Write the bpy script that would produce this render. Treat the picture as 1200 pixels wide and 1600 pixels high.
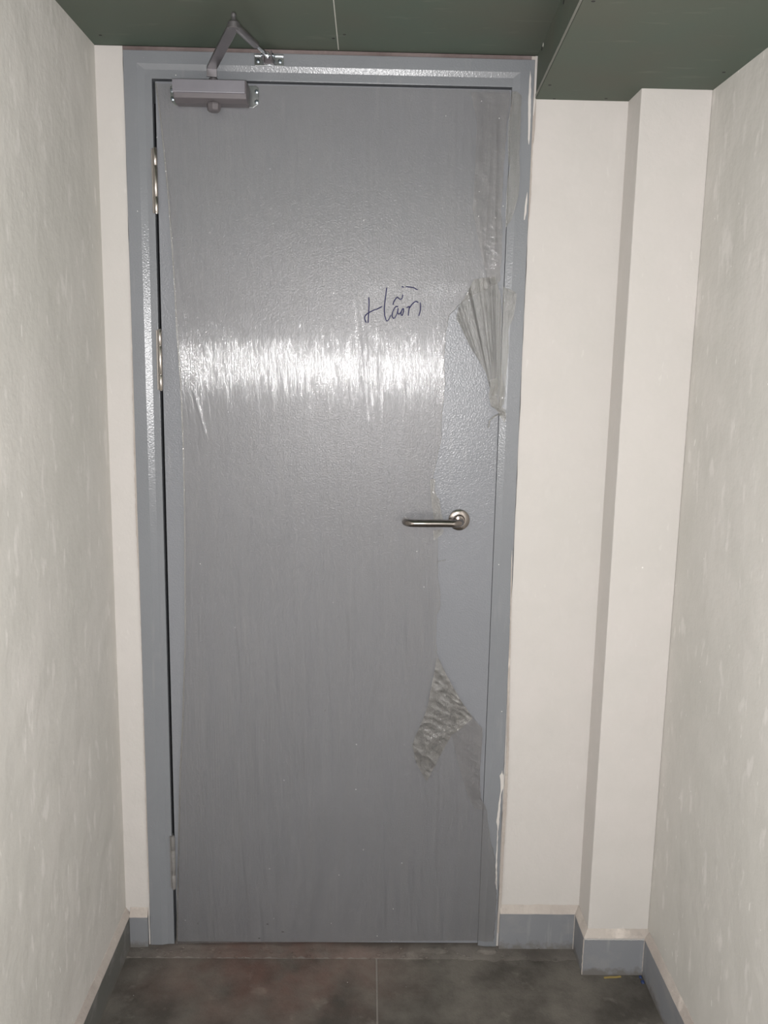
import bpy, bmesh, math, random
import numpy as np
from mathutils import Vector, Matrix, noise

S = bpy.context.scene
for o in list(bpy.data.objects): bpy.data.objects.remove(o)

# ------------------------------------------------------------------ camera
CAM = Vector((0.0, -2.15, 1.580))
F = 1367.03                                    # focal length in pixels of a 1200-wide frame
vd, vv, pp = (577, 560), (460, 8600), (600, 800)
Yc = Vector((vd[0]-pp[0], -(vd[1]-pp[1]), -F)).normalized()
Zc = -Vector((vv[0]-pp[0], -(vv[1]-pp[1]), -F)).normalized()
Xc = Yc.cross(Zc).normalized()
Zc = Xc.cross(Yc).normalized()
R = Matrix((Xc, Yc, Zc))
cd = bpy.data.cameras.new('camera'); cam = bpy.data.objects.new('camera', cd)
S.collection.objects.link(cam)
cam.matrix_world = Matrix.Translation(CAM) @ R.to_4x4()
cd.sensor_fit = 'HORIZONTAL'; cd.sensor_width = 36; cd.lens = F/1200*36; cd.clip_start = 0.02
S.camera = cam
def W(px, py, y=0.0):
    """real position on the plane at depth y that a survey point of the photograph belongs to"""
    r = R @ Vector((px-600, -(py-800), -F))
    return CAM + r*((y-CAM.y)/r.y)

# ------------------------------------------------------------------ world, lights, exposure
w = bpy.data.worlds.new('world'); S.world = w; w.use_nodes = True
w.node_tree.nodes['Background'].inputs[0].default_value = (0.9, 0.95, 1, 1)
w.node_tree.nodes['Background'].inputs[1].default_value = 0.05
def light(name, kind, loc, power, col, rot=(0, 0, 0), **kw):
    d = bpy.data.lights.new(name, kind); d.energy = power; d.color = col
    for k, v in kw.items(): setattr(d, k, v)
    o = bpy.data.objects.new(name, d); o.location = loc; o.rotation_euler = rot
    S.collection.objects.link(o); return o
light('phone_flash', 'POINT', CAM+Vector((-0.02, 0.0, -0.045)), 92, (1.0, 0.985, 0.985), shadow_soft_size=0.012)
light('ambient_fill', 'AREA', (0.15, -3.2, 2.12), 8, (1.0, 0.97, 0.94), shape='RECTANGLE', size=0.9, size_y=0.5)  # added ambient fill: unseen area light behind the camera
S.view_settings.view_transform = 'Standard'; S.view_settings.look = 'None'
S.view_settings.gamma = 1; S.view_settings.use_curve_mapping = False; S.view_settings.exposure = 0.0

# ------------------------------------------------------------------ materials
class NT:
    def __init__(s, name):
        s.m = bpy.data.materials.new(name); s.m.use_nodes = True
        s.t = s.m.node_tree; s.b = s.t.nodes['Principled BSDF']; s.out = s.t.nodes['Material Output']
        s.tc = s.t.nodes.new('ShaderNodeTexCoord')
    def n(s, typ, **kw):
        x = s.t.nodes.new(typ)
        for k, v in kw.items():
            if k in x.inputs: x.inputs[k].default_value = v
            else: setattr(x, k, v)
        return x
    def l(s, a, b): s.t.links.new(a, b)
    def coords(s, scale, loc=(0, 0, 0), rot=(0, 0, 0)):
        m = s.n('ShaderNodeMapping'); m.inputs['Scale'].default_value = scale
        m.inputs['Location'].default_value = loc; m.inputs['Rotation'].default_value = rot
        s.l(s.tc.outputs['Object'], m.inputs[0]); return m.outputs[0]
    def noise(s, scale, detail=4, rough=.55, loc=(0, 0, 0), rot=(0, 0, 0)):
        if not isinstance(scale, tuple): scale = (scale,)*3
        x = s.n('ShaderNodeTexNoise', Scale=1.0, Detail=detail, Roughness=rough)
        s.l(s.coords(scale, loc, rot), x.inputs['Vector']); return x.outputs[0]
    def ramp(s, v, a, b, lo=0.0, hi=1.0):
        x = s.n('ShaderNodeMapRange'); x.inputs[1].default_value = a; x.inputs[2].default_value = b
        x.inputs[3].default_value = lo; x.inputs[4].default_value = hi
        s.l(v, x.inputs[0]); return x.outputs[0]
    def mix(s, f, a, b, mode='MIX'):
        x = s.n('ShaderNodeMix', data_type='RGBA', blend_type=mode)
        for i, v in ((0, f), (6, a), (7, b)):
            if hasattr(v, 'is_linked'): s.l(v, x.inputs[i])
            else: x.inputs[i].default_value = v if i == 0 else (*v, 1)
        return x.outputs[2]
    def bump(s, v, strength, dist, prev=None):
        x = s.n('ShaderNodeBump', Strength=strength, Distance=dist); s.l(v, x.inputs['Height'])
        if prev is not None: s.l(prev, x.inputs['Normal'])
        return x.outputs[0]
    def specks(s, scale, keep, size=.12):
        v = s.n('ShaderNodeTexVoronoi', Scale=1.0); s.l(s.coords((scale,)*3), v.inputs['Vector'])
        near = s.ramp(v.outputs['Distance'], size, size*.6)
        sep = s.n('ShaderNodeSeparateColor'); s.l(v.outputs['Color'], sep.inputs[0])
        k = s.ramp(sep.outputs[0], keep, keep-.01)
        m = s.n('ShaderNodeMath', operation='MULTIPLY'); s.l(near, m.inputs[0]); s.l(k, m.inputs[1])
        return m.outputs[0]
    def done(s, col=None, rough=.6, metal=0, normal=None, spec=.5):
        if col is not None:
            if hasattr(col, 'is_linked'): s.l(col, s.b.inputs['Base Color'])
            else: s.b.inputs['Base Color'].default_value = (*col, 1)
        if hasattr(rough, 'is_linked'): s.l(rough, s.b.inputs['Roughness'])
        else: s.b.inputs['Roughness'].default_value = rough
        s.b.inputs['Metallic'].default_value = metal; s.b.inputs['Specular IOR Level'].default_value = spec
        if normal is not None: s.l(normal, s.b.inputs['Normal'])
        return s.m

def plaster(name, col, dark, light_c, stroke=.5):
    t = NT(name)
    big = t.ramp(t.noise(2.2, 5), .35, .7)
    c = t.mix(big, col, dark)
    mid = t.ramp(t.noise(9, 4, .6, loc=(7, 3, 1)), .45, .62, 0, .5)
    c = t.mix(mid, c, dark)
    st = t.ramp(t.noise((30, 30, 11), 3, .55, rot=(.25, .4, 0)), .60, .68, 0, stroke)
    c = t.mix(st, c, light_c)
    c = t.mix(t.ramp(t.noise((70, 70, 22), 2, .5, loc=(5, 5, 5), rot=(.5, -.3, 0)), .72, .76, 0, stroke), c, (.92, .9, .87))
    c = t.mix(t.specks(9, .10, .018), c, (.25, .23, .21))
    c = t.mix(t.specks(24, .04, .06), c, (.9, .88, .86))
    n = t.bump(t.noise((8, 8, 7), 5, .55, rot=(.2, .3, 0)), .45, .015)
    n = t.bump(t.noise(160, 3), .12, .002, n)
    return t.done(c, .75, normal=n, spec=.3)
M = {}
M['plaster'] = plaster('white_plaster', (.675, .64, .62), (.64, .615, .59), (.72, .69, .67), .14)
M['putty'] = plaster('grey_putty', (.70, .675, .645), (.615, .60, .565), (.80, .77, .745), .6)

def painted(name, col, orange=.35, rough=.3, dust=.12, dirty=False):
    t = NT(name)
    c = t.mix(t.ramp(t.noise(3, 4), .35, .7), col, tuple(v*.93 for v in col))
    c = t.mix(t.ramp(t.noise((40, 40, 4), 4), .62, .8, 0, dust), c, (.6, .58, .56))
    c = t.mix(t.specks(42, .10, .055), c, (.9, .9, .9))
    if dirty:
        c = t.mix(t.ramp(t.noise((11, 11, 16), 5, .6), .5, .62, 0, .35), c, (.33, .32, .32))
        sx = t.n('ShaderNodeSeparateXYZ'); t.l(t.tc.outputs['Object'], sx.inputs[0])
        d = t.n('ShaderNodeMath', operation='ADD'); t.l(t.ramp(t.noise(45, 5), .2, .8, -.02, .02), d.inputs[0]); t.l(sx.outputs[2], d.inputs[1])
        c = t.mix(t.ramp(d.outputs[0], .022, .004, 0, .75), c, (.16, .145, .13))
    n = t.bump(t.noise(260, 2, .6), orange, .0012)
    return t.done(c, rough, normal=n, spec=.5)
M['door'] = painted('blue_grey_enamel', (.262, .272, .298), .7, .21)
M['frame'] = painted('blue_grey_frame_enamel', (.252, .264, .286), .45, .21)
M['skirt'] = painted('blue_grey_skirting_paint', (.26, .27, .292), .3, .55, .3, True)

M['skirt_dark'] = painted('dark_skirting_paint', (.15, .15, .14), .3, .7, .3, True)  # darker base colour than the other skirting, left wall only
def dusty(name, col, c2, stain=None):
    t = NT(name)
    c = t.mix(t.ramp(t.noise(5, 6, .62), .38, .62), col, c2)
    c = t.mix(t.ramp(t.noise(13, 5, .6, loc=(3, 1, 2)), .6, .72, 0, .55), c, tuple(min(1, v*1.55) for v in c2))
    c = t.mix(t.ramp(t.noise(60, 4), .6, .8, 0, .3), c, tuple(v*.55 for v in col))
    if stain:
        m = t.coords((1/stain[3], 1/stain[4], 1), loc=(-stain[0]/stain[3], -stain[1]/stain[4], 0))
        g = t.n('ShaderNodeTexGradient', gradient_type='SPHERICAL'); t.l(m, g.inputs[0])
        mm = t.n('ShaderNodeMath', operation='MULTIPLY'); t.l(g.outputs[1], mm.inputs[0])
        t.l(t.ramp(t.noise(7, 4), .3, .9), mm.inputs[1])
        c = t.mix(mm.outputs[0], c, (.22, .10, .08))
    c = t.mix(t.specks(60, .05, .07), c, (.85, .84, .8))
    n = t.bump(t.noise(22, 7, .65), .35, .012)
    n = t.bump(t.noise(190, 4, .65), .4, .003, n)
    return t.done(c, .85, normal=n, spec=.3)
M['floor'] = dusty('dusty_concrete_tile', (.066, .060, .053), (.150, .138, .122), (-.22, -.13, 0, .42, .22))
M['sill'] = dusty('rough_cement_sill', (.098, .088, .079), (.175, .160, .145), (-.20, -.03, 0, .40, .15))
M['mortar'] = dusty('beige_mortar', (.44, .39, .36), (.56, .51, .47))
M['mortar_dark'] = dusty('brown_mortar', (.17, .13, .125), (.26, .215, .21))
M['grout'] = dusty('pale_grout', (.20, .18, .165), (.26, .235, .215))

t = NT('green_gypsum_board')
c = t.mix(t.ramp(t.noise(2.5, 5), .35, .7), (.098, .135, .108), (.115, .125, .10))
c = t.mix(t.ramp(t.noise((9, 30, 9), 5), .62, .8, 0, .25), c, (.30, .31, .26))
n = t.bump(t.noise(220, 3), .15, .001)
M['board'] = t.done(c, .7, normal=n, spec=.3)
t = NT('gypsum_core'); M['core'] = t.done(t.mix(t.noise(60, 4), (.55, .55, .5), (.72, .71, .66)), .9)
t = NT('black_void'); M['black'] = t.done((.006, .006, .007), .9, spec=.1)
t = NT('screw_hole'); M['hole'] = t.done((.008, .008, .008), .6)

def metal(name, col, rough, bump=.1, metalness=1.0, brush=(300, 300, 8)):
    t = NT(name)
    n = t.bump(t.noise(brush, 3), bump, .0006)
    c = t.mix(t.noise(30, 3), col, tuple(v*.8 for v in col))
    return t.done(c, rough, metalness, n)
M['closer'] = metal('silver_closer_paint', (.17, .155, .165), .5, .1, .3, (400, 400, 400))
M['closer_face'] = metal('bright_closer_cover', (.33, .32, .36), .42, .05, .4, (400, 400, 400))
M['arm'] = metal('grey_arm_steel', (.22, .21, .22), .38, .08, .7, (200, 200, 200))
M['zinc'] = metal('zinc_plate', (.60, .62, .64), .22, .08, 1.0, (200, 200, 200))
M['screw'] = metal('zinc_screw', (.35, .40, .44), .28)
M['steel'] = metal('brushed_stainless', (.33, .30, .28), .2, .1)
M['hinge'] = metal('hinge_stainless', (.55, .51, .48), .24, .15)
M['hinge_dust'] = dusty('dust_covered_hinge', (.19, .185, .18), (.28, .27, .265))
t = NT('blue_ink'); M['ink'] = t.done((.012, .012, .085), .4)
t = NT('yellow_plastic'); M['yellow'] = t.done((.36, .27, .09), .6)
t = NT('blue_plastic'); M['blue'] = t.done((.025, .045, .13), .5)

def film_mat(name, milk, tint, milk_col, rough, coat, streak, fine):
    """thin clear stretch film: it lets the door show through, holds a little milk and mirrors light"""
    t = NT(name); t.t.nodes.remove(t.b)
    n = t.bump(t.noise((330, 330, 5), 4, .6, rot=(0, .03, 0)), streak, .003)
    n = t.bump(t.noise(300, 3, .7), fine, .0014, n)
    tr = t.n('ShaderNodeBsdfTransparent'); tr.inputs[0].default_value = (*tint, 1)
    df = t.n('ShaderNodeBsdfDiffuse'); t.l(n, df.inputs['Normal'])
    dc = t.mix(t.specks(48, .16, .06), milk_col, (1, 1, 1)); t.l(dc, df.inputs[0])
    gl = t.n('ShaderNodeBsdfGlossy', Roughness=rough); gl.inputs[0].default_value = (1, 1, 1, 1); t.l(n, gl.inputs['Normal'])
    a = t.ramp(t.noise((55, 55, 5), 5, .6, loc=(2, 0, 0)), .35, .75, milk*.8, milk*1.25)
    sp = t.n('ShaderNodeMath', operation='MAXIMUM'); t.l(a, sp.inputs[0]); t.l(t.specks(48, .16, .06), sp.inputs[1])
    m1 = t.n('ShaderNodeMixShader'); t.l(sp.outputs[0], m1.inputs[0]); t.l(tr.outputs[0], m1.inputs[1]); t.l(df.outputs[0], m1.inputs[2])
    lw = t.n('ShaderNodeFresnel', IOR=1.5); t.l(n, lw.inputs['Normal'])
    mu = t.n('ShaderNodeMath', operation='MULTIPLY'); t.l(lw.outputs[0], mu.inputs[0]); mu.inputs[1].default_value = coat
    mu.use_clamp = True
    m2 = t.n('ShaderNodeMixShader'); t.l(mu.outputs[0], m2.inputs[0]); t.l(m1.outputs[0], m2.inputs[1]); t.l(gl.outputs[0], m2.inputs[2])
    t.l(m2.outputs[0], t.out.inputs[0]); return t.m
M['film'] = film_mat('clear_stretch_film', .18, (.945, .94, .94), (.52, .51, .51), .09, 1.35, .65, .07)
M['film_torn'] = film_mat('bunched_stretch_film', .20, (.89, .89, .875), (.48, .465, .44), .13, 3.2, .9, 1.0)

# ------------------------------------------------------------------ builders
C = S.collection
def link(name, me, mat, parent=None):
    o = bpy.data.objects.new(name, me); C.objects.link(o)
    for x in (mat if isinstance(mat, (list, tuple)) else [mat]):
        if x: me.materials.append(x)
    if parent: o.parent = parent; 
    return o
def obj(name, bm, mat, parent=None, smooth=False, bevel=0, seg=2):
    bmesh.ops.recalc_face_normals(bm, faces=bm.faces)
    me = bpy.data.meshes.new(name); bm.to_mesh(me); bm.free()
    if smooth:
        for p in me.polygons: p.use_smooth = True
        me.set_sharp_from_angle(angle=math.radians(38))
    o = link(name, me, mat, parent)
    if bevel:
        b = o.modifiers.new('bevel', 'BEVEL'); b.width = bevel; b.segments = seg; b.limit_method = 'ANGLE'
    return o
def tag(o, label=None, cat=None, group=None, kind=None):
    for k, v in (('label', label), ('category', cat), ('group', group), ('kind', kind)):
        if v: o[k] = v
    return o
def empty(name, loc=(0, 0, 0)):
    o = bpy.data.objects.new(name, None); o.empty_display_size = .05; C.objects.link(o); o.location = loc
    return o
def child(o, root):                               # geometry is written in world space: keep it there
    o.parent = root; o.matrix_parent_inverse = Matrix.Translation(-Vector(root.location)) if root.parent is None else root.matrix_parent_inverse @ Matrix.Identity(4)
    return o
def bx(bm, x0, x1, y0, y1, z0, z1):
    v = [bm.verts.new(p) for p in ((x0,y0,z0),(x1,y0,z0),(x1,y1,z0),(x0,y1,z0),(x0,y0,z1),(x1,y0,z1),(x1,y1,z1),(x0,y1,z1))]
    for f in ((0,3,2,1),(4,5,6,7),(0,1,5,4),(1,2,6,5),(2,3,7,6),(3,0,4,7)): bm.faces.new([v[i] for i in f])
    return v
def box(*a):
    bm = bmesh.new(); bx(bm, *a); return bm
def prism(bm, pts, axis, a, b):
    """extrude a closed 2-D outline along an axis (0 x, 1 y, 2 z) from a to b"""
    def P(p, v):
        q = list(p); q.insert(axis, v); return q
    A = [bm.verts.new(P(p, a)) for p in pts]; B = [bm.verts.new(P(p, b)) for p in pts]
    bm.faces.new(A); bm.faces.new(B[::-1])
    for i in range(len(pts)): j = (i+1) % len(pts); bm.faces.new((A[i], A[j], B[j], B[i]))
def lathe(bm, prof, o, axis, seg=40):
    """revolve (radius, height) pairs about an axis through o"""
    ax = Vector(axis).normalized(); u = ax.orthogonal().normalized(); v = ax.cross(u); o = Vector(o); rings = []
    for r, h in prof:
        if r < 1e-6: rings.append([bm.verts.new(o+ax*h)])
        else: rings.append([bm.verts.new(o+ax*h+(u*math.cos(2*math.pi*k/seg)+v*math.sin(2*math.pi*k/seg))*r) for k in range(seg)])
    for A, B in zip(rings, rings[1:]):
        for k in range(seg):
            j = (k+1) % seg
            f = [A[0]] if len(A) == 1 else [A[k], A[j]]
            f += [B[0]] if len(B) == 1 else [B[j], B[k]]
            if len(f) > 2: bm.faces.new(f)
    for Rg in (rings[0], rings[-1]):
        if len(Rg) > 1: bm.faces.new(Rg)
def tube(bm, pts, rad, seg=16, flat=None):
    """sweep a circle (or a flat bar with half width/half thickness and a width direction) along a path"""
    pts = [Vector(p) for p in pts]; rings = []; n = len(pts); up = None
    for i, p in enumerate(pts):
        d = (pts[min(i+1, n-1)]-pts[max(i-1, 0)]).normalized()
        r = rad[i] if isinstance(rad, (list, tuple)) else rad
        if up is None: up = d.orthogonal().normalized()
        up = (up-d*up.dot(d)).normalized(); s = d.cross(up)
        rings.append([bm.verts.new(p+(up*math.cos(2*math.pi*k/seg)+s*math.sin(2*math.pi*k/seg))*r) for k in range(seg)])
    for A, B in zip(rings, rings[1:]):
        for k in range(seg): j = (k+1) % seg; bm.faces.new((A[k], A[j], B[j], B[k]))
    bm.faces.new(rings[0][::-1]); bm.faces.new(rings[-1])
def bar(bm, pts, wdirs, hw, ht):
    rings = []; pts = [Vector(p) for p in pts]; n = len(pts)
    for i, p in enumerate(pts):
        d = (pts[min(i+1, n-1)]-pts[max(i-1, 0)]).normalized(); wv = Vector(wdirs[i]); wv = (wv-d*wv.dot(d)).normalized(); s = d.cross(wv)
        rings.append([bm.verts.new(p+wv*a*hw+s*b*ht) for a, b in ((-1,-1),(1,-1),(1,1),(-1,1))])
    for A, B in zip(rings, rings[1:]):
        for k in range(4): j = (k+1) % 4; bm.faces.new((A[k], A[j], B[j], B[k]))
    bm.faces.new(rings[0][::-1]); bm.faces.new(rings[-1])

XL, XR, ZC, ZS = -.6343, .7500, 2.2700, 2.1765     # side walls, ceiling, soffit underside
YB = -4.3                                          # far end of the passage, behind the camera
# ------------------------------------------------------------------ the room
def struct(name, label, cat, bm, mat, **kw): return tag(obj(name, bm, mat, **kw), label, cat, kind='structure')
struct('wall_left', 'long grey puttied wall on the left side of the passage', 'wall', box(XL-.12, XL, YB, .25, -.1, 2.45), M['putty'])
struct('wall_right', 'long grey puttied wall on the right side of the passage', 'wall', box(XR, XR+.12, YB, .25, -.1, 2.45), M['putty'])
struct('wall_back', 'end wall of the passage facing the door, behind the viewpoint', 'wall', box(XL-.12, XR+.12, YB-.12, YB, -.1, 2.45), M['plaster'])

def wobble_quad(bm, x0, x1, z0, z1, y, thick, seed, amp=.0018, side=1):
    """plaster slab whose one upright edge (next to the door frame) is trowelled unevenly"""
    n = 120; L = []; Rr = []
    for i in range(n+1):
        z = z0+(z1-z0)*i/n
        d = amp*(noise.noise(Vector((seed, 0, z*9)))+.6*noise.noise(Vector((seed, 5, z*45))))
        L.append((x0+(d if side < 0 else 0), z)); Rr.append((x1+(d if side > 0 else 0), z))
    fr = [[bm.verts.new((x, y, z)) for x, z in q] for q in (L, Rr)]; bk = [[bm.verts.new((x, y+thick, z)) for x, z in q] for q in (L, Rr)]
    for i in range(n):
        bm.faces.new((fr[0][i], fr[1][i], fr[1][i+1], fr[0][i+1])); bm.faces.new((bk[0][i], bk[0][i+1], bk[1][i+1], bk[1][i]))
        bm.faces.new((fr[0][i], fr[0][i+1], bk[0][i+1], bk[0][i])); bm.faces.new((fr[1][i], bk[1][i], bk[1][i+1], fr[1][i+1]))
bm = bmesh.new()
wobble_quad(bm, XL, -.5705, 0, 2.272, 0, .2, 1.3, side=1)
wobble_quad(bm, .3712, XR, 0, 2.30, 0, .2, 7.7, side=-1)
front = struct('wall_front', 'white plastered end wall around the grey steel door', 'wall', bm, M['plaster'])
# pilaster in the right corner
bm = box(.5915, XR, -.10, .01, 0, 2.22)
pil = obj('pilaster', bm, M['plaster'], front, bevel=.0025); pil['label'] = 'shallow square plaster column in the right corner'
# brown mortar over and beside the frame
bm = box(-.62, .3735, .0005, .2, 2.25, 2.272)
obj('mortar_bed', bm, M['mortar_dark'], front)['label'] = 'thin brown mortar line over the door frame'
bm = bmesh.new()
def ribbon(bm, rows, y, th=.0012):
    a = [[bm.verts.new(c) for c in ((l, y, z), (r, y, z), (r, y+th*2, z), (l, y+th*2, z))] for l, r, z in rows]
    for p, q in zip(a, a[1:]):
        for k in range(4): j = (k+1) % 4; bm.faces.new((p[k], p[j], q[j], q[k]))
    bm.faces.new(a[0]); bm.faces.new(a[-1])
def smear(pts, name, mat, y, seed, label=None, amp=.0012):
    """thin uneven plaster or mortar run given as (x centre px, y px, width px)"""
    rows = []
    for (x0, y0, w0), (x1, y1, w1) in zip(pts, pts[1:]):
        n = max(2, int(abs(y1-y0)/4))
        for i in range(n):
            f = i/n; px, py, ww = x0+(x1-x0)*f, y0+(y1-y0)*f, w0+(w1-w0)*f
            ww *= min(1, .06+(py-pts[0][1])/14, .06+(pts[-1][1]-py)/14) if w0 < 5 else 1
            p = W(px, py, y); hw = ww*.00157/2
            a = noise.noise(Vector((seed, p.z*60, 0)))*amp; b = noise.noise(Vector((seed+9, p.z*75, 0)))*amp
            rows.append((p.x-hw+a, p.x+hw+b, p.z))
    bm = bmesh.new(); ribbon(bm, rows, y)
    o = obj(name, bm, mat, front)
    if label: o['label'] = label
    return o
smear([(835, 88, 7), (834, 118, 7), (833, 150, 9), (832, 200, 8), (829, 235, 6), (828, 300, 4), (825, 350, 2)], 'mortar_run', M['mortar'], -.003, 1, 'brown-beige mortar run beside the top right corner of the frame', .001)
smear([(837.5, 87, 1.6), (836, 150, 2.2), (833, 185, 1.6)], 'plaster_edge', M['plaster'], -.0042, 2, 'thin white plaster ridge', .0003)
smear([(829, 110, 2), (827.5, 160, 4), (827, 200, 3), (826, 230, 2)], 'plaster_edge', M['plaster'], -.0056, 3, None, .001)
smear([(824, 300, 2.4), (821, 330, 3), (819, 348, 3)], 'plaster_edge', M['plaster'], -.0056, 4, None, .001)
smear([(800, 860, 1.5), (797, 1000, 2), (795, 1060, 3.5), (793, 1180, 4), (789, 1260, 6), (785, 1330, 5), (782, 1400, 5), (779, 1462, 5)], 'mortar_run', M['mortar'], -.0052, 5, None, .0011)
smear([(785, 1204, 3), (784, 1212, 7), (785, 1228, 5), (782, 1242, 1.5), (780, 1262, 3.5), (778, 1285, 4.5), (778, 1296, 1.2), (776, 1340, 2), (775, 1380, 3), (777, 1395, 1)], 'plaster_edge', M['plaster'], -.0060, 6, None, .0014)
smear([(201, 78, 3), (202, 200, 2.5), (204, 400, 3), (208, 600, 3), (213, 800, 3), (217, 870, 5), (218, 900, 3), (222, 1000, 3), (227, 1200, 3), (233, 1400, 2)], 'plaster_edge', M['mortar'], -.0042, 7, 'ragged beige plaster line along the hinge side of the frame', .0016)

# floor: tiles, sill strip
fl = tag(empty('floor', (0, -2, 0)), 'dusty grey concrete tile floor with one pale joint', 'floor', kind='structure')
fl.location = (0, 0, 0)
obj('grout_bed', box(XL-.05, XR+.05, YB, .2, -.09, -.0025), M['grout'], fl)['label'] = 'pale grout showing in the joints'
xs = [XL-.02, .0405, XR+.02]; yj = -.052
for r in range(6):
    for c in range(2):
        y1 = yj-r*.8-.0015; y0 = max(YB, yj-(r+1)*.8+.0015)
        if y1 <= y0: continue
        obj('floor_tile', box(xs[c]+(.0045 if c else 0), xs[c+1]-(0 if c else .0), y0, y1, -.03, 0), M['floor'], fl, bevel=.0015)
# rough sill strip under the door
bm = bmesh.new(); nx, ny = 220, 16; g = []
for i in range(nx+1):
    row = []
    for j in range(ny+1):
        x = XL-.01+(XR-XL+.02)*i/nx; y0 = -.050-.018*min(1, max(0, (x-.17)/.12))*(1+.5*noise.noise(Vector((x*24, 8, 0))))+.008*noise.noise(Vector((x*60, 3, 0))); y = y0+(.14-y0)*j/ny
        h = .003*noise.noise(Vector((x*22, y*40, 1)))+.002*noise.noise(Vector((x*70, y*110, 2)))
        row.append(bm.verts.new((x, y, max(h*(.3 if x > .2 else 1), -.001)+.0008-(.004 if j == 0 else 0))))
    g.append(row)
for i in range(nx):
    for j in range(ny): bm.faces.new((g[i][j], g[i+1][j], g[i+1][j+1], g[i][j+1]))
o = obj('sill_strip', bm, M['sill'], fl, smooth=True); o['label'] = 'rough cement strip under the door'
# small lumps along the sill
random.seed(4); bm = bmesh.new()
for k in range(90):
    px = random.choice((random.uniform(275, 500), random.uniform(560, 800), random.uniform(180, 900)))
    p = W(px, 1478, 0); s = random.uniform(.0012, .0048)
    c0 = Vector((p.x, random.uniform(-.055, -.012), s*.4+.001))
    r = bmesh.ops.create_icosphere(bm, subdivisions=1, radius=s)
    for v in r['verts']: v.co = c0+Vector((v.co.x*random.uniform(.7, 1.8), v.co.y*random.uniform(.7, 1.3), v.co.z*.6))
tag(obj('mortar_crumbs', bm, M['sill']), 'scattered cement crumbs along the foot of the door', 'debris', kind='stuff')
for px0, px1, hh in ((655, 700, .010), (745, 776, .012)):
    a, b = W(px0, 1484, -.02), W(px1, 1484, -.02)
    bm = bmesh.new(); bmesh.ops.create_icosphere(bm, subdivisions=3, radius=1)
    for v in bm.verts:
        q = v.co*(1+.35*noise.noise(v.co*3+Vector((px0, 0, 0))))
        v.co = Vector(((a.x+b.x)/2+q.x*(b.x-a.x)/2, -.022+q.y*.014, .001+q.z*hh*.6))
    o = obj('mortar_lump', bm, M['sill'], fl, smooth=True)

# ceiling boards
cl = tag(empty('ceiling'), 'dark green gypsum board ceiling with a lowered box on the right', 'ceiling', kind='structure')
SX = .3760; SS = .047                                # soffit side, leaning slightly away from square
def soff(y): return SX+SS*y
b1 = obj('gypsum_board', box(XL-.05, -.0815, YB, .1, ZC, ZC+.012), M['board'], cl)
b2 = obj('gypsum_board', box(-.0790, .42, YB, .1, ZC, ZC+.012), M['board'], cl)
obj('board_edge', box(-.0815, -.0790, YB, .1, ZC+.001, ZC+.010), M['core'], cl)['label'] = 'pale paper joint between the ceiling boards'
bm = bmesh.new(); prism(bm, [(soff(YB), YB), (soff(0.0), 0.0), (soff(0)+.012, 0.0), (soff(YB)+.012, YB)], 2, ZS+.009, ZC)
b3 = obj('gypsum_board', bm, M['board'], cl); b3['label'] = 'upright green side board of the lowered box'
bm = bmesh.new(); prism(bm, [(soff(YB)-.0005, YB), (soff(0)-.0005, 0.0), (XR+.03, 0.0), (XR+.03, YB)], 2, ZS, ZS+.010)
b4 = obj('gypsum_board', bm, M['board'], cl); b4['label'] = 'green underside board of the lowered box'
bm = bmesh.new(); rows = []
n = 260
va, vb = [], []
for i in range(n+1):
    y = -.001+(-1.6)*i/n; wz = .0008*noise.noise(Vector((y*30, 0, 0))); x = soff(y)-.0015
    hgt = .0095+.002*noise.noise(Vector((y*22, 4, 0)))
    va.append(bm.verts.new((x-.0006, y, ZS-.0004+wz*.3))); vb.append(bm.verts.new((x-.0006, y, ZS+hgt)))
for i in range(n): bm.faces.new((va[i], va[i+1], vb[i+1], vb[i]))
bmesh.ops.solidify(bm, geom=bm.faces[:], thickness=.0012)
obj('board_edge', bm, M['core'], cl)['label'] = 'cut pale gypsum edge along the bottom of the lowered box'
obj('joint_shadow_gap', box(-.66, .376, -.0015, .02, ZC-.0005, ZC+.001), M['black'], cl)['label'] = 'dark gap where the ceiling meets the end wall'
def hit_z(px, py, z):
    r = R @ Vector((px-600, -(py-800), -F)); return CAM+r*((z-CAM.z)/r.z)
def screw_hole(px, py, z, parent):
    p = hit_z(px, py, z); bm = bmesh.new()
    lathe(bm, [(0, -.0006), (.0028, -.0006), (.0034, .0003)], (0, 0, 0), (0, 0, 1), 12)
    for v in bm.verts: v.co.x *= 1.15
    o = obj('screw_head', bm, M['hole'], parent); o.location = (p.x, p.y, z)
    return o
for px, py, b in ((157, 55, b1), (521, 60, b1), (538, 54, b2)): screw_hole(px, py, ZC, b)
for px, py in ((927, 2), (1131, 113), (859, 133), (866, 154.5), (947, 154)): screw_hole(px, py, ZS, b4)
def side_hit(px, py):
    r = R @ Vector((px-600, -(py-800), -F)); tt = (SX+SS*CAM.y-CAM.x)/(r.x-SS*r.y); return CAM+r*tt
for px, py, mk in ((847, 76, 'hole'), (849, 70, 'core'), (881, 3, 'hole')):
    p = side_hit(px, py); bm = bmesh.new(); lathe(bm, [(0, .0007), (.004, .0007), (.0045, 0)], (0, 0, 0), (-1, 0, 0), 12)
    o = obj('screw_head' if mk == 'hole' else 'chipped_spot', bm, M[mk], b3); o.location = p+Vector((-.0003, 0, 0)); 

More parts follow.
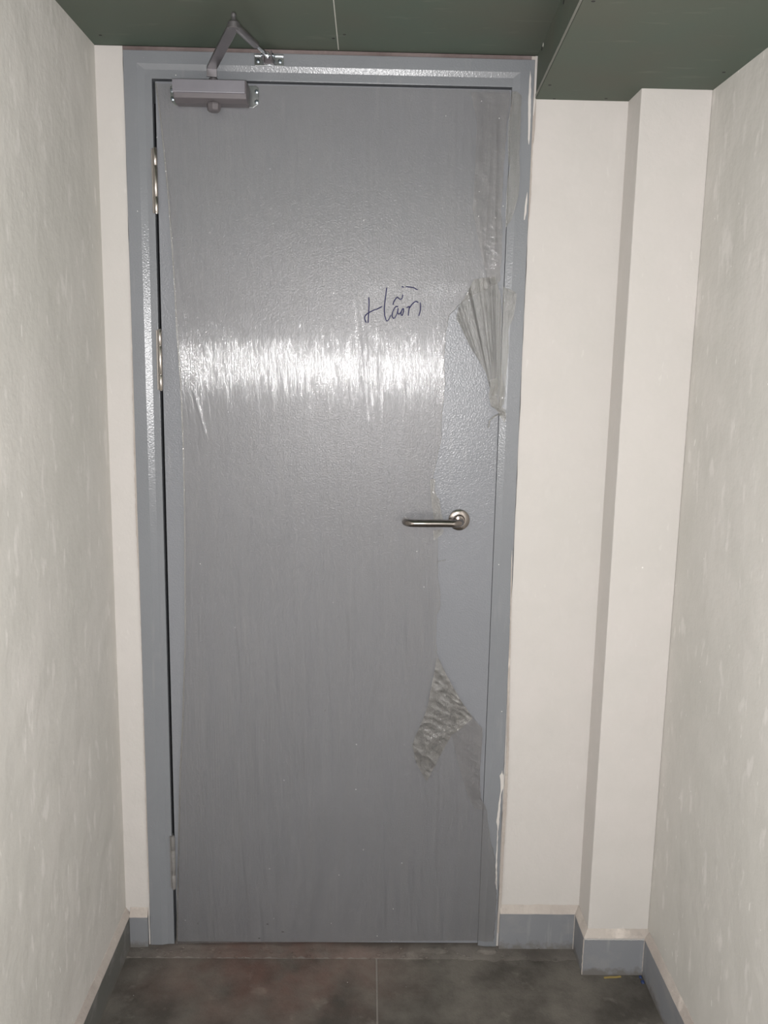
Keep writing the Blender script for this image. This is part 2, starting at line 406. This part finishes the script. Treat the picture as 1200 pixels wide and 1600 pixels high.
# skirting: tile face and sloping mortar cap
def skirt(name, label, segs, H, cap):
    """segs: polyline of wall foot points (x, y, nx, ny): n points out of the wall"""
    T = .012
    bm = bmesh.new(); bc = bmesh.new()
    n = len(segs)
    def ring(bmx, o, prof, jit):
        return [bmx.verts.new((o[0]+o[2]*d, o[1]+o[3]*d, z+jit)) for d, z in prof]
    pf = [(-.002, 0), (T, 0), (T, H), (-.002, H)]
    pc = [(-.002, H), (T+.0005, H), (T-.0015, H+.004), (.001, H+cap), (-.002, H+cap)]
    A = [ring(bm, s, pf, 0) for s in segs]
    for a, b in zip(A, A[1:]):
        for k in range(4): j = (k+1) % 4; bm.faces.new((a[k], a[j], b[j], b[k]))
    bm.faces.new(A[0]); bm.faces.new(A[-1][::-1])
    # cap subdivided so its trowelled upper line is uneven
    pts = []
    for s, e in zip(segs, segs[1:]):
        L = math.hypot(e[0]-s[0], e[1]-s[1]); m = max(2, int(L/.012))
        pts += [tuple(s[k]+(e[k]-s[k])*i/m for k in range(4)) for i in range(m)]
    pts.append(segs[-1]); B = []
    for p in pts:
        j = .0022*noise.noise(Vector((p[0]*30, p[1]*30, 4)))+.0012*noise.noise(Vector((p[0]*110, p[1]*110, 9)))
        r = ring(bc, p, pc, 0)
        for k in (3, 4): r[k].co.z += j
        r[1].co.z += j*.35; r[2].co.z += j*.4
        B.append(r)
    for a, b in zip(B, B[1:]):
        for k in range(5): j = (k+1) % 5; bc.faces.new((a[k], a[j], b[j], b[k]))
    bc.faces.new(B[0]); bc.faces.new(B[-1][::-1])
    o = tag(obj(name, bm, M['skirt']), label, 'skirting', kind='structure')
    obj('mortar_cap', bc, M['mortar'], o)['label'] = 'sloping beige mortar cap'
    return o
skirt('baseboard_left', 'long blue-grey skirting with mortar cap along the left wall', [(XL, YB, 1, 0), (XL, -.001, 1, 0)], .092, .019)
bpy.data.objects['baseboard_left'].data.materials[0] = M['skirt_dark']
skirt('baseboard_front_left', 'short blue-grey skirting piece between left wall and door frame', [(XL+.012, 0, 0, -1), (-.5745, 0, 0, -1)], .089, .022)
skirt('baseboard_front_right', 'blue-grey skirting wrapping from the door frame round the corner column', [(.376, 0, 0, -1), (.5915, 0, -.999, -1), (.5915, -.10, -.999, -1), (XR, -.10, 0, -1)], .106, .020)
skirt('baseboard_right', 'long blue-grey skirting with mortar cap along the right wall', [(XR, -.111, -1, 0), (XR, YB, -1, 0)], .104, .020)
kb = bpy.data.objects['baseboard_front_right']
for (x, y, z0, z1) in ((.5790, -.0125, .002, .104), (.5792, -.1122, .002, .104), (.7378, -.1125, .012, .104)):
    bm = bmesh.new(); n = 14
    P = [Vector((x+.0008*noise.noise(Vector((x*9, y*9, k*.9))), y, z0+(z1-z0)*k/n)) for k in range(n+1)]
    tube(bm, P, [.0013+.0008*noise.noise(Vector((k*.7, x*50, 2))) for k in range(n+1)], 7)
    obj('grout_bead', bm, M['mortar'], kb)
bm = bmesh.new(); P = [Vector((.5815+.1565*k/40, -.1125, .1035+.0010*noise.noise(Vector((k*.6, 0, 0))))) for k in range(41)]
tube(bm, P, .0011, 6); obj('grout_bead', bm, M['plaster'], kb)

# ------------------------------------------------------------------ door frame: one pressed profile mitred round three sides
fr = tag(empty('trim_1'), 'blue-grey enamelled steel door frame', 'door frame', kind='structure')
YF, YI = -.0045, -.0005                              # outer face, inner face
# profile (offset inward from the outer edge, depth)
def frame_ring(t, y):
    """outline corner points at inward offset t = (left, top, right)"""
    return [(-.5695+t[0], y, .002), (-.5695+t[0], y, 2.2600-t[1]), (.3700-t[2], y, 2.2600-t[1]), (.3700-t[2], y, .002)]
prof = [((0, 0, 0), .11), ((0, 0, 0), YF), ((.0305, .0275, .0325), YF), ((.0465, .0395, .0485), YI), ((.0630, .0585, .0497), YI), ((.0630, .0585, .0497), .048), ((.075, .072, .064), .048), ((.075, .072, .064), .11)]
bm = bmesh.new(); rings = [[bm.verts.new(p) for p in frame_ring(t, y)] for t, y in prof]
for a, b in zip(rings, rings[1:]):
    for k in range(3): bm.faces.new((a[k], a[k+1], b[k+1], b[k]))
for k in range(3): bm.faces.new((rings[-1][k], rings[-1][k+1], rings[0][k+1], rings[0][k]))
for k in (0, 3): bm.faces.new([r[k] for r in rings])
o = obj('frame_profile', bm, M['frame'], fr, bevel=.0014, seg=3)
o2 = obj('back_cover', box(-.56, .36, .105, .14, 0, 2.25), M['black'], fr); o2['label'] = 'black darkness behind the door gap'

# ------------------------------------------------------------------ door
dr = tag(empty('door_1'), 'blue-grey steel door with lever handle and three hinges', 'door', kind='structure')
LX0, LX1, LZ0, LZ1 = -.4995, .3196, .0085, 2.1965
obj('door_leaf', box(LX0, LX1, .0010, .046, LZ0, LZ1), M['door'], dr, bevel=.0012, seg=2)
bm = bmesh.new(); bx(bm, -.5045, -.500, .010, .045, .2, 2.15)  # black strip, stands in for the darkness inside the hinge gap
obj('gap_dark_strip', bm, M['black'], dr)['label'] = 'black strip darkening the inside of the hinge gap'
def hinge(z0, z1, mat, label):
    a = obj('hinge', box(-.5115, -.5040, -.0040, .012, z0, z1), mat, dr, bevel=.0006); a['label'] = label
    x, y = -.5025, -.0055; hz = (z1-z0)
    for f0, f1 in ((0, .255), (.262, .735), (.742, 1)):
        bm = bmesh.new(); lathe(bm, [(0, 0), (.0050, 0), (.0056, .0008), (.0056, hz*(f1-f0)-.0008), (.0050, hz*(f1-f0)), (0, hz*(f1-f0))], (x, y, z0+hz*f0), (0, 0, 1), 20)
        obj('knuckle', bm, mat, a, smooth=True)
    bm = bmesh.new(); lathe(bm, [(0, -.002), (.0040, -.002), (.0046, .0005), (.0046, hz-.0005), (.004, hz+.002), (0, hz+.002)], (x, y, z0), (0, 0, 1), 16)
    obj('hinge_pin', bm, mat, a, smooth=True)
hinge(1.906, 2.049, M['hinge'], 'shiny steel top hinge')
hinge(1.496, 1.638, M['hinge'], 'shiny steel middle hinge')
hinge(.172, .322, M['hinge_dust'], 'dust-covered grey bottom hinge')
# lever handle
hx, hz = .2301, 1.1867
rose = obj('door_handle', (lambda b: (lathe(b, [(0, 0), (.0262, 0), (.0268, -.003), (.0262, -.0075), (.0235, -.0095), (.0140, -.0098), (.0130, -.0085), (.0100, -.0085), (0, -.0085)], (hx, .0010, hz), (0, 1, 0), 48), b)[1])(bmesh.new()), M['steel'], dr, smooth=True)
rose['label'] = 'round stainless lever handle pointing left'
bm = bmesh.new()
lathe(bm, [(0, 0), (.0135, 0), (.0135, -.006), (.0120, -.0085), (0, -.0085)], (hx, -.008, hz), (0, 1, 0), 32)
obj('neck_collar', bm, M['steel'], rose, smooth=True)
bm = bmesh.new(); pts = [(hx, -.006, hz), (hx, -.036, hz)]
for k in range(1, 9):
    a = k/8*math.pi/2; pts.append((hx-.022*(1-math.cos(a)), -.036-.022*math.sin(a), hz))
pts += [(hx-.05, -.058, hz), (hx-.085, -.058, hz-.0004), (.117, -.058, hz-.0006)]
for k in range(1, 9):
    a = k/8*math.pi/2; pts.append((.117-.022*math.sin(a), -.058+.022*(1-math.cos(a)), hz-.0006))
pts.append((.095, -.022, hz-.0006))
tube(bm, pts, .0092, 24)
obj('lever', bm, M['steel'], rose, smooth=True)
# small scuffs near the foot of the door leaf
for k, (px, py, s) in enumerate(((418, 1444, 4), (442, 1456, 5), (309, 1443, 1.5), (405, 1466, 4), (508, 1110, 1.5))):
    p = W(px, py, .001); bm = bmesh.new(); lathe(bm, [(0, -.0004), (.0012, -.0004), (.0014, 0)], (0, 0, 0), (0, 1, 0), 10)
    for v in bm.verts: v.co.x *= s*.6; v.co.z *= .9
    o = obj('scuff_mark', bm, M['hole'], dr); o.location = (p.x, .0010, p.z)

# ------------------------------------------------------------------ door closer
dc = tag(empty('door_closer', (-.363, 0, 2.165)), 'silver hydraulic door closer with folding arm at the top left of the door', 'door closer')
dc.location = (0, 0, 0)
bm = bmesh.new()
zb, zt = 2.1425, 2.1885
ol = [(-.4640, zb+.010), (-.4520, zb-.001), (-.2740, zb-.001), (-.2620, zb+.008), (-.2620, zt-.004), (-.2680, zt), (-.4580, zt), (-.4640, zt-.006)]
prism(bm, ol, 1, -.0048, -.0085)
obj('mounting_plate', bm, M['zinc'], dc, bevel=.0008)
for x, z in ((-.2665, zt-.012), (-.2665, zb+.012), (-.4590, zt-.014), (-.4585, zb+.014)):
    bm = bmesh.new(); lathe(bm, [(0, -.0015), (.0016, -.0015), (.0018, -.0030), (.0044, -.0022), (.0048, 0)], (x, -.0080, z), (0, 1, 0), 18)
    obj('screw', bm, M['screw'], dc, smooth=True)
bm = bmesh.new()
body = [(-.0075, 2.1865), (-.0560, 2.1865), (-.0575, 2.1570), (-.0560, 2.1470), (-.0400, 2.1400), (-.0075, 2.1400)]
prism(bm, body, 0, -.4465, -.2830)
obj('body', bm, M['closer'], dc, bevel=.0022, seg=3)
bm = bmesh.new(); prism(bm, [(-.0540, 2.1860), (-.0600, 2.1850), (-.0610, 2.1580), (-.0565, 2.1570)], 0, -.4480, -.2860)
obj('cover_plate', bm, M['closer_face'], dc, bevel=.0010)
bm = bmesh.new()
lathe(bm, [(0, 0), (.0160, 0), (.0165, -.004), (.0150, -.0150), (.0110, -.0185), (0, -.0185)], (-.3600, -.034, 2.1420), (0, 0, 1), 8)
obj('valve_cap', bm, M['closer'], dc, bevel=.001)
# spindle and main arm
sx, sy = -.3605, -.034
bm = bmesh.new(); lathe(bm, [(0, 0), (.010, 0), (.010, .004), (.0075, .005), (.0075, .018), (0, .018)], (sx, sy, 2.1900), (0, 0, 1), 24)
obj('spindle', bm, M['arm'], dc, smooth=True)
EL = Vector((-.2763, -.2848, 2.2205))
ad = (EL-Vector((sx, sy, 2.214))).normalized(); side = Vector((0, 0, 1)).cross(ad).normalized()
side1 = Vector((1, .15, 0)).normalized()
st_ = Vector((sx, sy-.018, 2.1930))
pts = [st_, st_+Vector((0, 0, .014)), st_+Vector((.002, -.006, .0195)), Vector((sx, sy, 2.214))+ad*.045, EL+ad*.002]
pts = [st_, st_+Vector((0, 0, .0165)), st_+Vector((.0003, -.0012, .0185)), EL+ad*.002]; side = side1
bm = bmesh.new(); bar(bm, pts, [side1, side1, side1, side1], .0112, .0026)
obj('main_arm', bm, M['arm'], dc, bevel=.0008)
bm = bmesh.new(); lathe(bm, [(0, -.007), (.0105, -.007), (.0118, -.0055), (.0118, .004), (.0100, .006), (.0062, .0065), (.0055, .010), (.0042, .014), (.0052, .017), (.0050, .021), (.0028, .0235), (0, .024)], EL, (0, 0, 1), 28)
obj('elbow_joint', bm, M['arm'], dc, smooth=True)
FT = Vector((-.2405, -.030, 2.2480)); fs = EL+Vector((.004, 0, -.0015)); fd = (FT-fs)
bm = bmesh.new(); tube(bm, [fs, fs+fd*.05, fs+fd*.60, fs+fd*.63], [.0062, .0078, .0078, .0062], 20)
obj('forearm_tube', bm, M['arm'], dc, smooth=True)
bm = bmesh.new(); tube(bm, [fs+fd*.55, FT], .0040, 16); tube(bm, [FT-fd*.012, FT+fd*.02], .0065, 16)
obj('threaded_rod', bm, M['zinc'], dc, smooth=True)
bm = bmesh.new()
bx(bm, -.2710, -.2045, -.0075, YF, 2.2320, 2.2540)
bx(bm, -.2710, -.2520, -.0130, YF, 2.2520, 2.2550); bx(bm, -.2250, -.2045, -.0130, YF, 2.2520, 2.2550)
obj('foot_bracket', bm, M['zinc'], dc, bevel=.0007)
bm = bmesh.new()
for x in (-.2480, -.2300): bx(bm, x-.0016, x+.0016, -.0380, -.0065, 2.2360, 2.2550)
bx(bm, -.2480, -.2300, -.010, -.0065, 2.2360, 2.2550)
obj('clevis', bm, M['closer'], dc, bevel=.0006)
bm = bmesh.new(); lathe(bm, [(0, 0), (.0042, 0), (.0042, .003), (.003, .004), (.003, .024), (.0042, .025), (.0042, .028), (0, .028)], (-.2530, -.030, 2.2470), (1, 0, 0), 16)
obj('clevis_pin', bm, M['screw'], dc, smooth=True)
for x in (-.2630, -.2130):
    bm = bmesh.new(); lathe(bm, [(0, -.0012), (.0015, -.0012), (.0017, -.0026), (.0042, -.002), (.0046, 0)], (x, -.0073, 2.2420), (0, 1, 0), 16)
    obj('screw', bm, M['screw'], dc, smooth=True)

# ------------------------------------------------------------------ stretch film
rng = np.random.default_rng(11)
def n1(x, seed):
    x = np.asarray(x, float); T = np.random.default_rng(seed).uniform(-1, 1, 4096); i = np.floor(x).astype(int); f = x-i; f = f*f*(3-2*f)
    return T[i % 4096]*(1-f)+T[(i+1) % 4096]*f
def n2(x, y, seed):
    T = np.random.default_rng(seed).uniform(-1, 1, (256, 256)); i = np.floor(x).astype(int); j = np.floor(y).astype(int)
    f = x-i; f = f*f*(3-2*f); g = y-j; g = g*g*(3-2*g); i %= 256; j %= 256; a = (i+1) % 256; b = (j+1) % 256
    return (T[i, j]*(1-f)+T[a, j]*f)*(1-g)+(T[i, b]*(1-f)+T[a, b]*f)*g
def base_y(x):                                       # lies on the leaf and climbs onto the frame's outer face
    return np.interp(x, [.3165, .3240, .3380, .4], [-.0022, -.0028, -.0082, -.0085])
CREASE = []
for a, b, wd, am in (((590, 455), (598, 760), 3, 1.3), ((553, 440), (578, 690), 4, 1.5), ((562, 430), (586, 700), 3, 1.2), ((548, 900), (545, 1245), 5, 1.4),
        ((612, 955), (562, 1160), 4, 1.1), ((628, 1010), (642, 1125), 3, 1.0), ((634, 1080), (668, 1300), 3, 1.0), ((494, 1110), (503, 1205), 5, .9),
        ((478, 1120), (476, 1240), 3, .7), ((560, 300), (562, 420), 3, .6), ((700, 170), (690, 330), 4, .7), ((755, 180), (738, 330), 5, 1.2),
        ((770, 190), (758, 380), 4, 1.2), ((300, 870), (297, 1020), 3, .9), ((318, 860), (310, 1050), 3, .7), ((655, 700), (650, 900), 4, .8),
        ((664, 830), (672, 1010), 3, .9), ((300, 600), (325, 690), 3, 1.2), ((520, 900), (535, 1230), 3, .6), ((705, 1150), (712, 1290), 3, 1.0),
        ((722, 1130), (730, 1310), 3, .9), ((730, 1390), (735, 1470), 4, .7), ((775, 160), (772, 420), 4, 1.3), ((748, 330), (757, 440), 4, 1.0)):
    p, q = W(*a), W(*b); CREASE.append((p.x, p.z, q.x, q.z, wd*.0012, am*.0011))
def streaks(x, z):
    s = np.interp(x, [-.5, -.2, .1, .32], [.105, .07, .03, -.03]); u = x+s*(z-1.3)
    h = .00030*n1(u*330, 1)*(.6+.6*n2(x*40, z*2.5, 21))+.00062*n1(u*120, 2)*(.5+.7*n2(x*22+9, z*2.2, 22))+.0009*n1(u*42, 3)*(.5+.6*n2(x*10, z*1.3, 23))
    h += .00010*n2(u*420, z*45, 30)+.00016*n2(u*170, z*26, 31)
    for x0, z0, x1, z1, wd, am in CREASE:
        t = np.clip((z-z0)/(z1-z0), -.08, 1.08); end = np.clip(1-np.abs(t-.5)*2, 0, .25)*4
        h += am*end*np.exp(-((x-(x0+(x1-x0)*t))/wd)**2)
    return h
def crumple(x, z, k=1.0):
    h = np.zeros_like(x)
    for i, (sc, am) in enumerate(((34, .0060), (75, .0040), (150, .0022), (320, .0010))):
        a = .5+.4*i; xr = x*math.cos(a)+z*math.sin(a); zr = -x*math.sin(a)*.5+z*math.cos(a)*.5
        h += am*(1-2*np.abs(n2(xr*sc, zr*sc, 50+i)))
    return h*k*.38+.002*k
def sheet(name, left, right, rows, cols, hfun, mat, yoff, parent=None, rag=0.0, seed=0, shadow=True):
    """film sheet between a left and a right edge given in survey points, top to bottom"""
    L = np.array([tuple(W(*p))[0::2] for p in left]); Rr = np.array([tuple(W(*p))[0::2] for p in right])
    f = np.linspace(0, 1, rows+1)
    zt = L[0, 1]+(L[-1, 1]-L[0, 1])*f; zr = Rr[0, 1]+(Rr[-1, 1]-Rr[0, 1])*f
    xl = np.interp(-zt, -L[:, 1], L[:, 0]); xr = np.interp(-zr, -Rr[:, 1], Rr[:, 0])
    if rag:
        xr = xr+rag*(n1(zr*150, seed)+.6*n1(zr*420, seed+1)+.8*n1(zr*55, seed+2)); xl = xl+rag*.25*n1(zt*60, seed+5)
    g = np.linspace(0, 1, cols+1)[None, :]
    X = xl[:, None]*(1-g)+xr[:, None]*g; Z = zt[:, None]*(1-g)+zr[:, None]*g
    Y = base_y(X)-yoff-hfun(X, Z)
    Y = np.minimum(Y, base_y(X)+.0014)
    V = np.stack([X, Y, Z], -1).reshape(-1, 3)
    i = np.arange(rows)[:, None]*(cols+1)+np.arange(cols)[None, :]
    Fq = np.stack([i, i+cols+1, i+cols+2, i+1], -1).reshape(-1, 4)
    me = bpy.data.meshes.new(name)
    me.vertices.add(len(V)); me.vertices.foreach_set('co', V.ravel())
    me.loops.add(Fq.size); me.loops.foreach_set('vertex_index', Fq.ravel())
    me.polygons.add(len(Fq)); me.polygons.foreach_set('loop_start', np.arange(len(Fq))*4)
    me.update(calc_edges=True); me.validate()
    for p in me.polygons: pass
    me.shade_smooth()
    o = link(name, me, mat, parent)
    o_edge[name] = (xr, zr, np.minimum(base_y(xr)-yoff-hfun(xr, zr), base_y(xr)))
    return o
o_edge = {}
film = tag(empty('protective_film'), 'clear stretch film wrapped over the grey door, torn open on the handle side', 'plastic film')
LEFT = [(243, 131), (247, 160), (252, 200), (258, 260), (262, 300), (268, 380), (272, 440), (276, 520), (282, 600), (286, 700), (288, 800), (289, 1000), (286, 1090), (285, 1130), (281, 1200), (279, 1300), (277, 1400), (276, 1473)]
RIGHT = [(796, 142), (799, 152), (798, 180), (791, 192), (789, 235), (786, 262), (785, 290), (783, 318), (782, 330), (784, 352), (783, 400), (781, 420), (781, 440), (760, 452), (735, 462), (716, 478), (702, 492), (697, 515),
         (694, 560), (695, 600), (690, 650), (688, 690), (682, 720), (676, 745), (677, 770), (684, 782), (688, 800), (691, 812), (689, 826), (683, 838), (683, 880), (684, 905), (688, 930), (687, 950), (682, 958), (681, 1000),
         (682, 1020), (690, 1040), (703, 1066), (722, 1098), (738, 1122), (753, 1137), (752, 1165), (749, 1200), (748, 1222), (751, 1246), (759, 1260), (762, 1290), (765, 1310), (771, 1335), (774, 1360), (774, 1400), (772, 1440), (770, 1468)]
sheet('film_sheet', LEFT, RIGHT, 420, 560, streaks, M['film'], .0012, film, .0011, 5)
xe, ze, ye = o_edge['film_sheet']; bm = bmesh.new()
P = [Vector((xe[i], ye[i]-.0008, ze[i])) for i in range(2, 419, 1)]
tube(bm, P, [.00045+.0007*max(0, noise.noise(Vector((i*.13, 1, 0)))) for i in range(len(P))], 6)
obj('torn_edge', bm, M['film_torn'], film, smooth=True)['label'] = 'rolled ragged edge of the torn film'
# folded double edge along the left side of the sheet
sheet('folded_edge', LEFT, [(x+2.5, y) for x, y in LEFT], 300, 3, lambda x, z: .0012+.0004*n1(z*60, 8), M['film_torn'], .0022, film, .0002, 6)
cr = lambda k: (lambda x, z: crumple(x, z, k))
def fan(x, z):                                       # folds gathering towards the knot near the jamb
    K = W(776, 640); a = np.arctan2(x-K.x, z-K.z+.02); r = np.hypot(x-K.x, z-K.z)
    return (.0040*n1(a*26, 61)+.0022*n1(a*60, 62))*np.clip(r/.15, .3, 1)+crumple(x, z, .45)+.003
o = sheet('torn_flap', [(740, 437), (728, 460), (716, 480), (712, 498), (720, 512), (730, 535), (746, 562), (758, 582), (762, 598), (765, 612), (768, 630), (774, 640)],
      [(772, 432), (781, 460), (782, 480), (783, 500), (782, 520), (781, 545), (781, 570), (784, 590), (786, 605), (785, 622), (783, 635), (784, 648)], 150, 80, fan, M['film_torn'], .004, film, .0008, 15)
o['label'] = 'torn flap of film gathered towards the jamb'
sheet('knotted_strand', [(764, 594), (765, 606), (762, 618), (765, 628), (772, 637), (778, 645), (781, 652)], [(775, 590), (777, 604), (774, 618), (776, 628), (788, 640), (789, 650), (787, 660)], 60, 24, cr(.8), M['film_torn'], .008, film, .0006, 25)['label'] = 'twisted knot of film'
o = sheet('jamb_strip', [(799, 143), (799, 160), (796, 178), (793, 195), (793, 235), (794, 255), (797, 262), (793, 275), (791, 300), (790, 330), (789, 356)], [(808, 145), (814, 152), (813, 180), (812, 215), (810, 240), (811, 270), (810, 296), (807, 315), (803, 330), (798, 345), (790.5, 356)], 160, 22, lambda x, z: streaks(x, z)*.6+crumple(x, z, .12), M['film_torn'], .0015, film, .0004, 35)
o['label'] = 'loose film strip on the frame beside the upper door corner'
sheet('jamb_strip', [(785, 448), (785, 470), (785, 495), (783, 520), (782, 545), (781, 575), (780, 610), (779, 640)], [(801, 455), (806, 460), (804, 480), (801, 498), (793, 515), (794, 540), (791, 575), (787, 630)], 110, 20, cr(.32), M['film_torn'], .003, film, .0005, 45)['label'] = 'crumpled film strip on the frame beside the torn flap'
def tail(pts, r, name):
    bm = bmesh.new(); P = [W(px, py, yy) for px, py, yy in pts]; Q = []
    for a, b in zip(P, P[1:]):
        for k in range(6): q = a.lerp(b, k/6); Q.append(q+Vector((noise.noise(q*200), 0, noise.noise(q*170)))*.0012)
    Q.append(P[-1]); tube(bm, Q, [r*(1+.5*noise.noise(q*300)) for q in Q], 7)
    return obj(name, bm, M['film_torn'], film, smooth=True)
tail([(789, 648, -.012), (778, 648, -.010), (770, 652, -.008), (765, 657, -.006), (763, 668, -.005)], .0016, 'film_tail')
tail([(776, 600, -.014), (772, 612, -.014), (766, 624, -.011), (768, 634, -.011), (778, 640, -.013), (789, 646, -.013)], .0022, 'film_tail')
tail([(683, 878, -.005), (690, 876, -.007), (697, 875, -.007)], .0008, 'film_tail')
o = sheet('lower_bunch', [(682, 1026), (678, 1050), (672, 1078), (667, 1105), (658, 1128), (650, 1146), (644, 1162), (650, 1190), (664, 1216)], [(686, 1030), (702, 1062), (720, 1094), (738, 1120), (722, 1134), (706, 1146), (696, 1162), (684, 1186), (667, 1218)], 110, 60, cr(.75), M['film_torn'], .003, film, .0008, 55)
o['label'] = 'bunched wrinkled film below the handle'
sheet('crumpled_edge', [(690, 1045), (698, 1070), (704, 1100), (702, 1130), (708, 1160), (718, 1200), (730, 1240), (742, 1262)], [(692, 1044), (706, 1068), (725, 1101), (753, 1137), (753, 1160), (749, 1205), (751, 1246), (759, 1264)], 150, 40, cr(.4), M['film'], .002, film, .0005, 65)
sheet('crumpled_edge', [(672, 748), (672, 765), (674, 785), (676, 800), (679, 815)], [(680, 748), (679, 768), (686, 780), (689, 798), (692, 812)], 50, 16, cr(.5), M['film_torn'], .002, film, .0004, 75)
sheet('crumpled_edge', [(676, 828), (677, 835), (677, 842)], [(694, 826), (691, 834), (679, 843)], 20, 16, cr(.4), M['film_torn'], .002, film, .0004, 85)
sheet('crumpled_edge', [(735, 145), (745, 190), (742, 260), (738, 330), (752, 400), (762, 440)], [(797, 146), (791, 192), (787, 258), (782, 325), (783, 400), (780, 440)], 260, 50, lambda x, z: streaks(x, z)*1.3+crumple(x, z, .22), M['film'], .0025, film, .0005, 95)
# handwriting in ballpoint on the film
def stroke(bm, pts, r=.0013):
    P = [W(560+x/10, 430+y/10, -.0050) for x, y in pts]; Q = []
    n = len(P)
    for i in range(n-1):
        p0, p1, p2, p3 = P[max(i-1, 0)], P[i], P[i+1], P[min(i+2, n-1)]
        for k in range(5):
            s = k/5; Q.append(.5*((2*p1)+(p2-p0)*s+(2*p0-5*p1+4*p2-p3)*s*s+(3*p1-p0-3*p2+p3)*s**3))
    Q.append(P[-1])
    for q in Q:                                      # the ink lies on the wrinkled film
        xx = np.array([q.x]); zz = np.array([q.z]); q.y = float((base_y(xx)-.0012-streaks(xx, zz))[0])-.0006
    tube(bm, Q, r, 6)
bm = bmesh.new()
for s in ([(162, 345), (166, 450), (159, 600), (150, 745)], [(122, 742), (96, 665), (130, 608), (220, 555), (300, 525), (370, 488)],
          [(442, 195), (426, 320), (408, 470), (410, 620), (440, 712), (475, 690), (508, 620)], [(540, 462), (560, 400), (605, 345), (632, 362), (655, 378), (682, 360), (695, 300)],
          [(622, 490), (578, 498), (535, 580), (530, 645), (560, 672), (598, 610), (622, 515), (618, 590), (640, 606), (668, 565), (700, 515), (672, 560), (668, 618), (690, 622), (706, 555), (705, 520)],
          [(752, 506), (800, 486)], [(798, 490), (786, 560), (780, 632)], [(790, 525), (840, 452), (895, 410), (935, 428)], [(965, 425), (971, 500), (962, 570), (942, 635)],
          [(675, 180), (710, 186)], [(740, 181), (800, 185), (870, 198), (905, 220), (928, 227)]): stroke(bm, s)
obj('handwriting', bm, M['ink'], film)['label'] = 'short handwritten word in dark blue ballpoint'

# ------------------------------------------------------------------ scraps on the floor
bm = bmesh.new(); a = hit_z(945, 1520, .004); P = [hit_z(x, y, .0032) for x, y in ((944, 1527), (953, 1526), (962, 1526), (970, 1525))]
for q in P: q.z = .0016; q.y = min(q.y, -.1165)
bar(bm, P, [(0, 1, 0)]*4, .0022, .0012)
tag(obj('plastic_strip', bm, M['yellow']), 'thin yellow plastic strip on the floor at the foot of the corner column', 'litter')
for px, py, sz, lab in ((999, 1518, .006, 'small blue scrap on the floor in the right corner, nearer the column'), (1012, 1534, .007, 'small blue scrap against the right skirting, nearer the viewer')):
    p = hit_z(px, py, .003); p.x = min(p.x, .731); p.y = min(p.y, -.122); bm = bmesh.new(); bmesh.ops.create_icosphere(bm, subdivisions=2, radius=sz)
    for v in bm.verts: v.co = v.co*(1+.5*noise.noise(v.co*300)); v.co.z = v.co.z*.45+sz*.42; v.co.x *= .7
    o = obj('plastic_scrap', bm, M['blue'], smooth=True); o.location = (p.x, p.y, 0); tag(o, lab, 'litter')
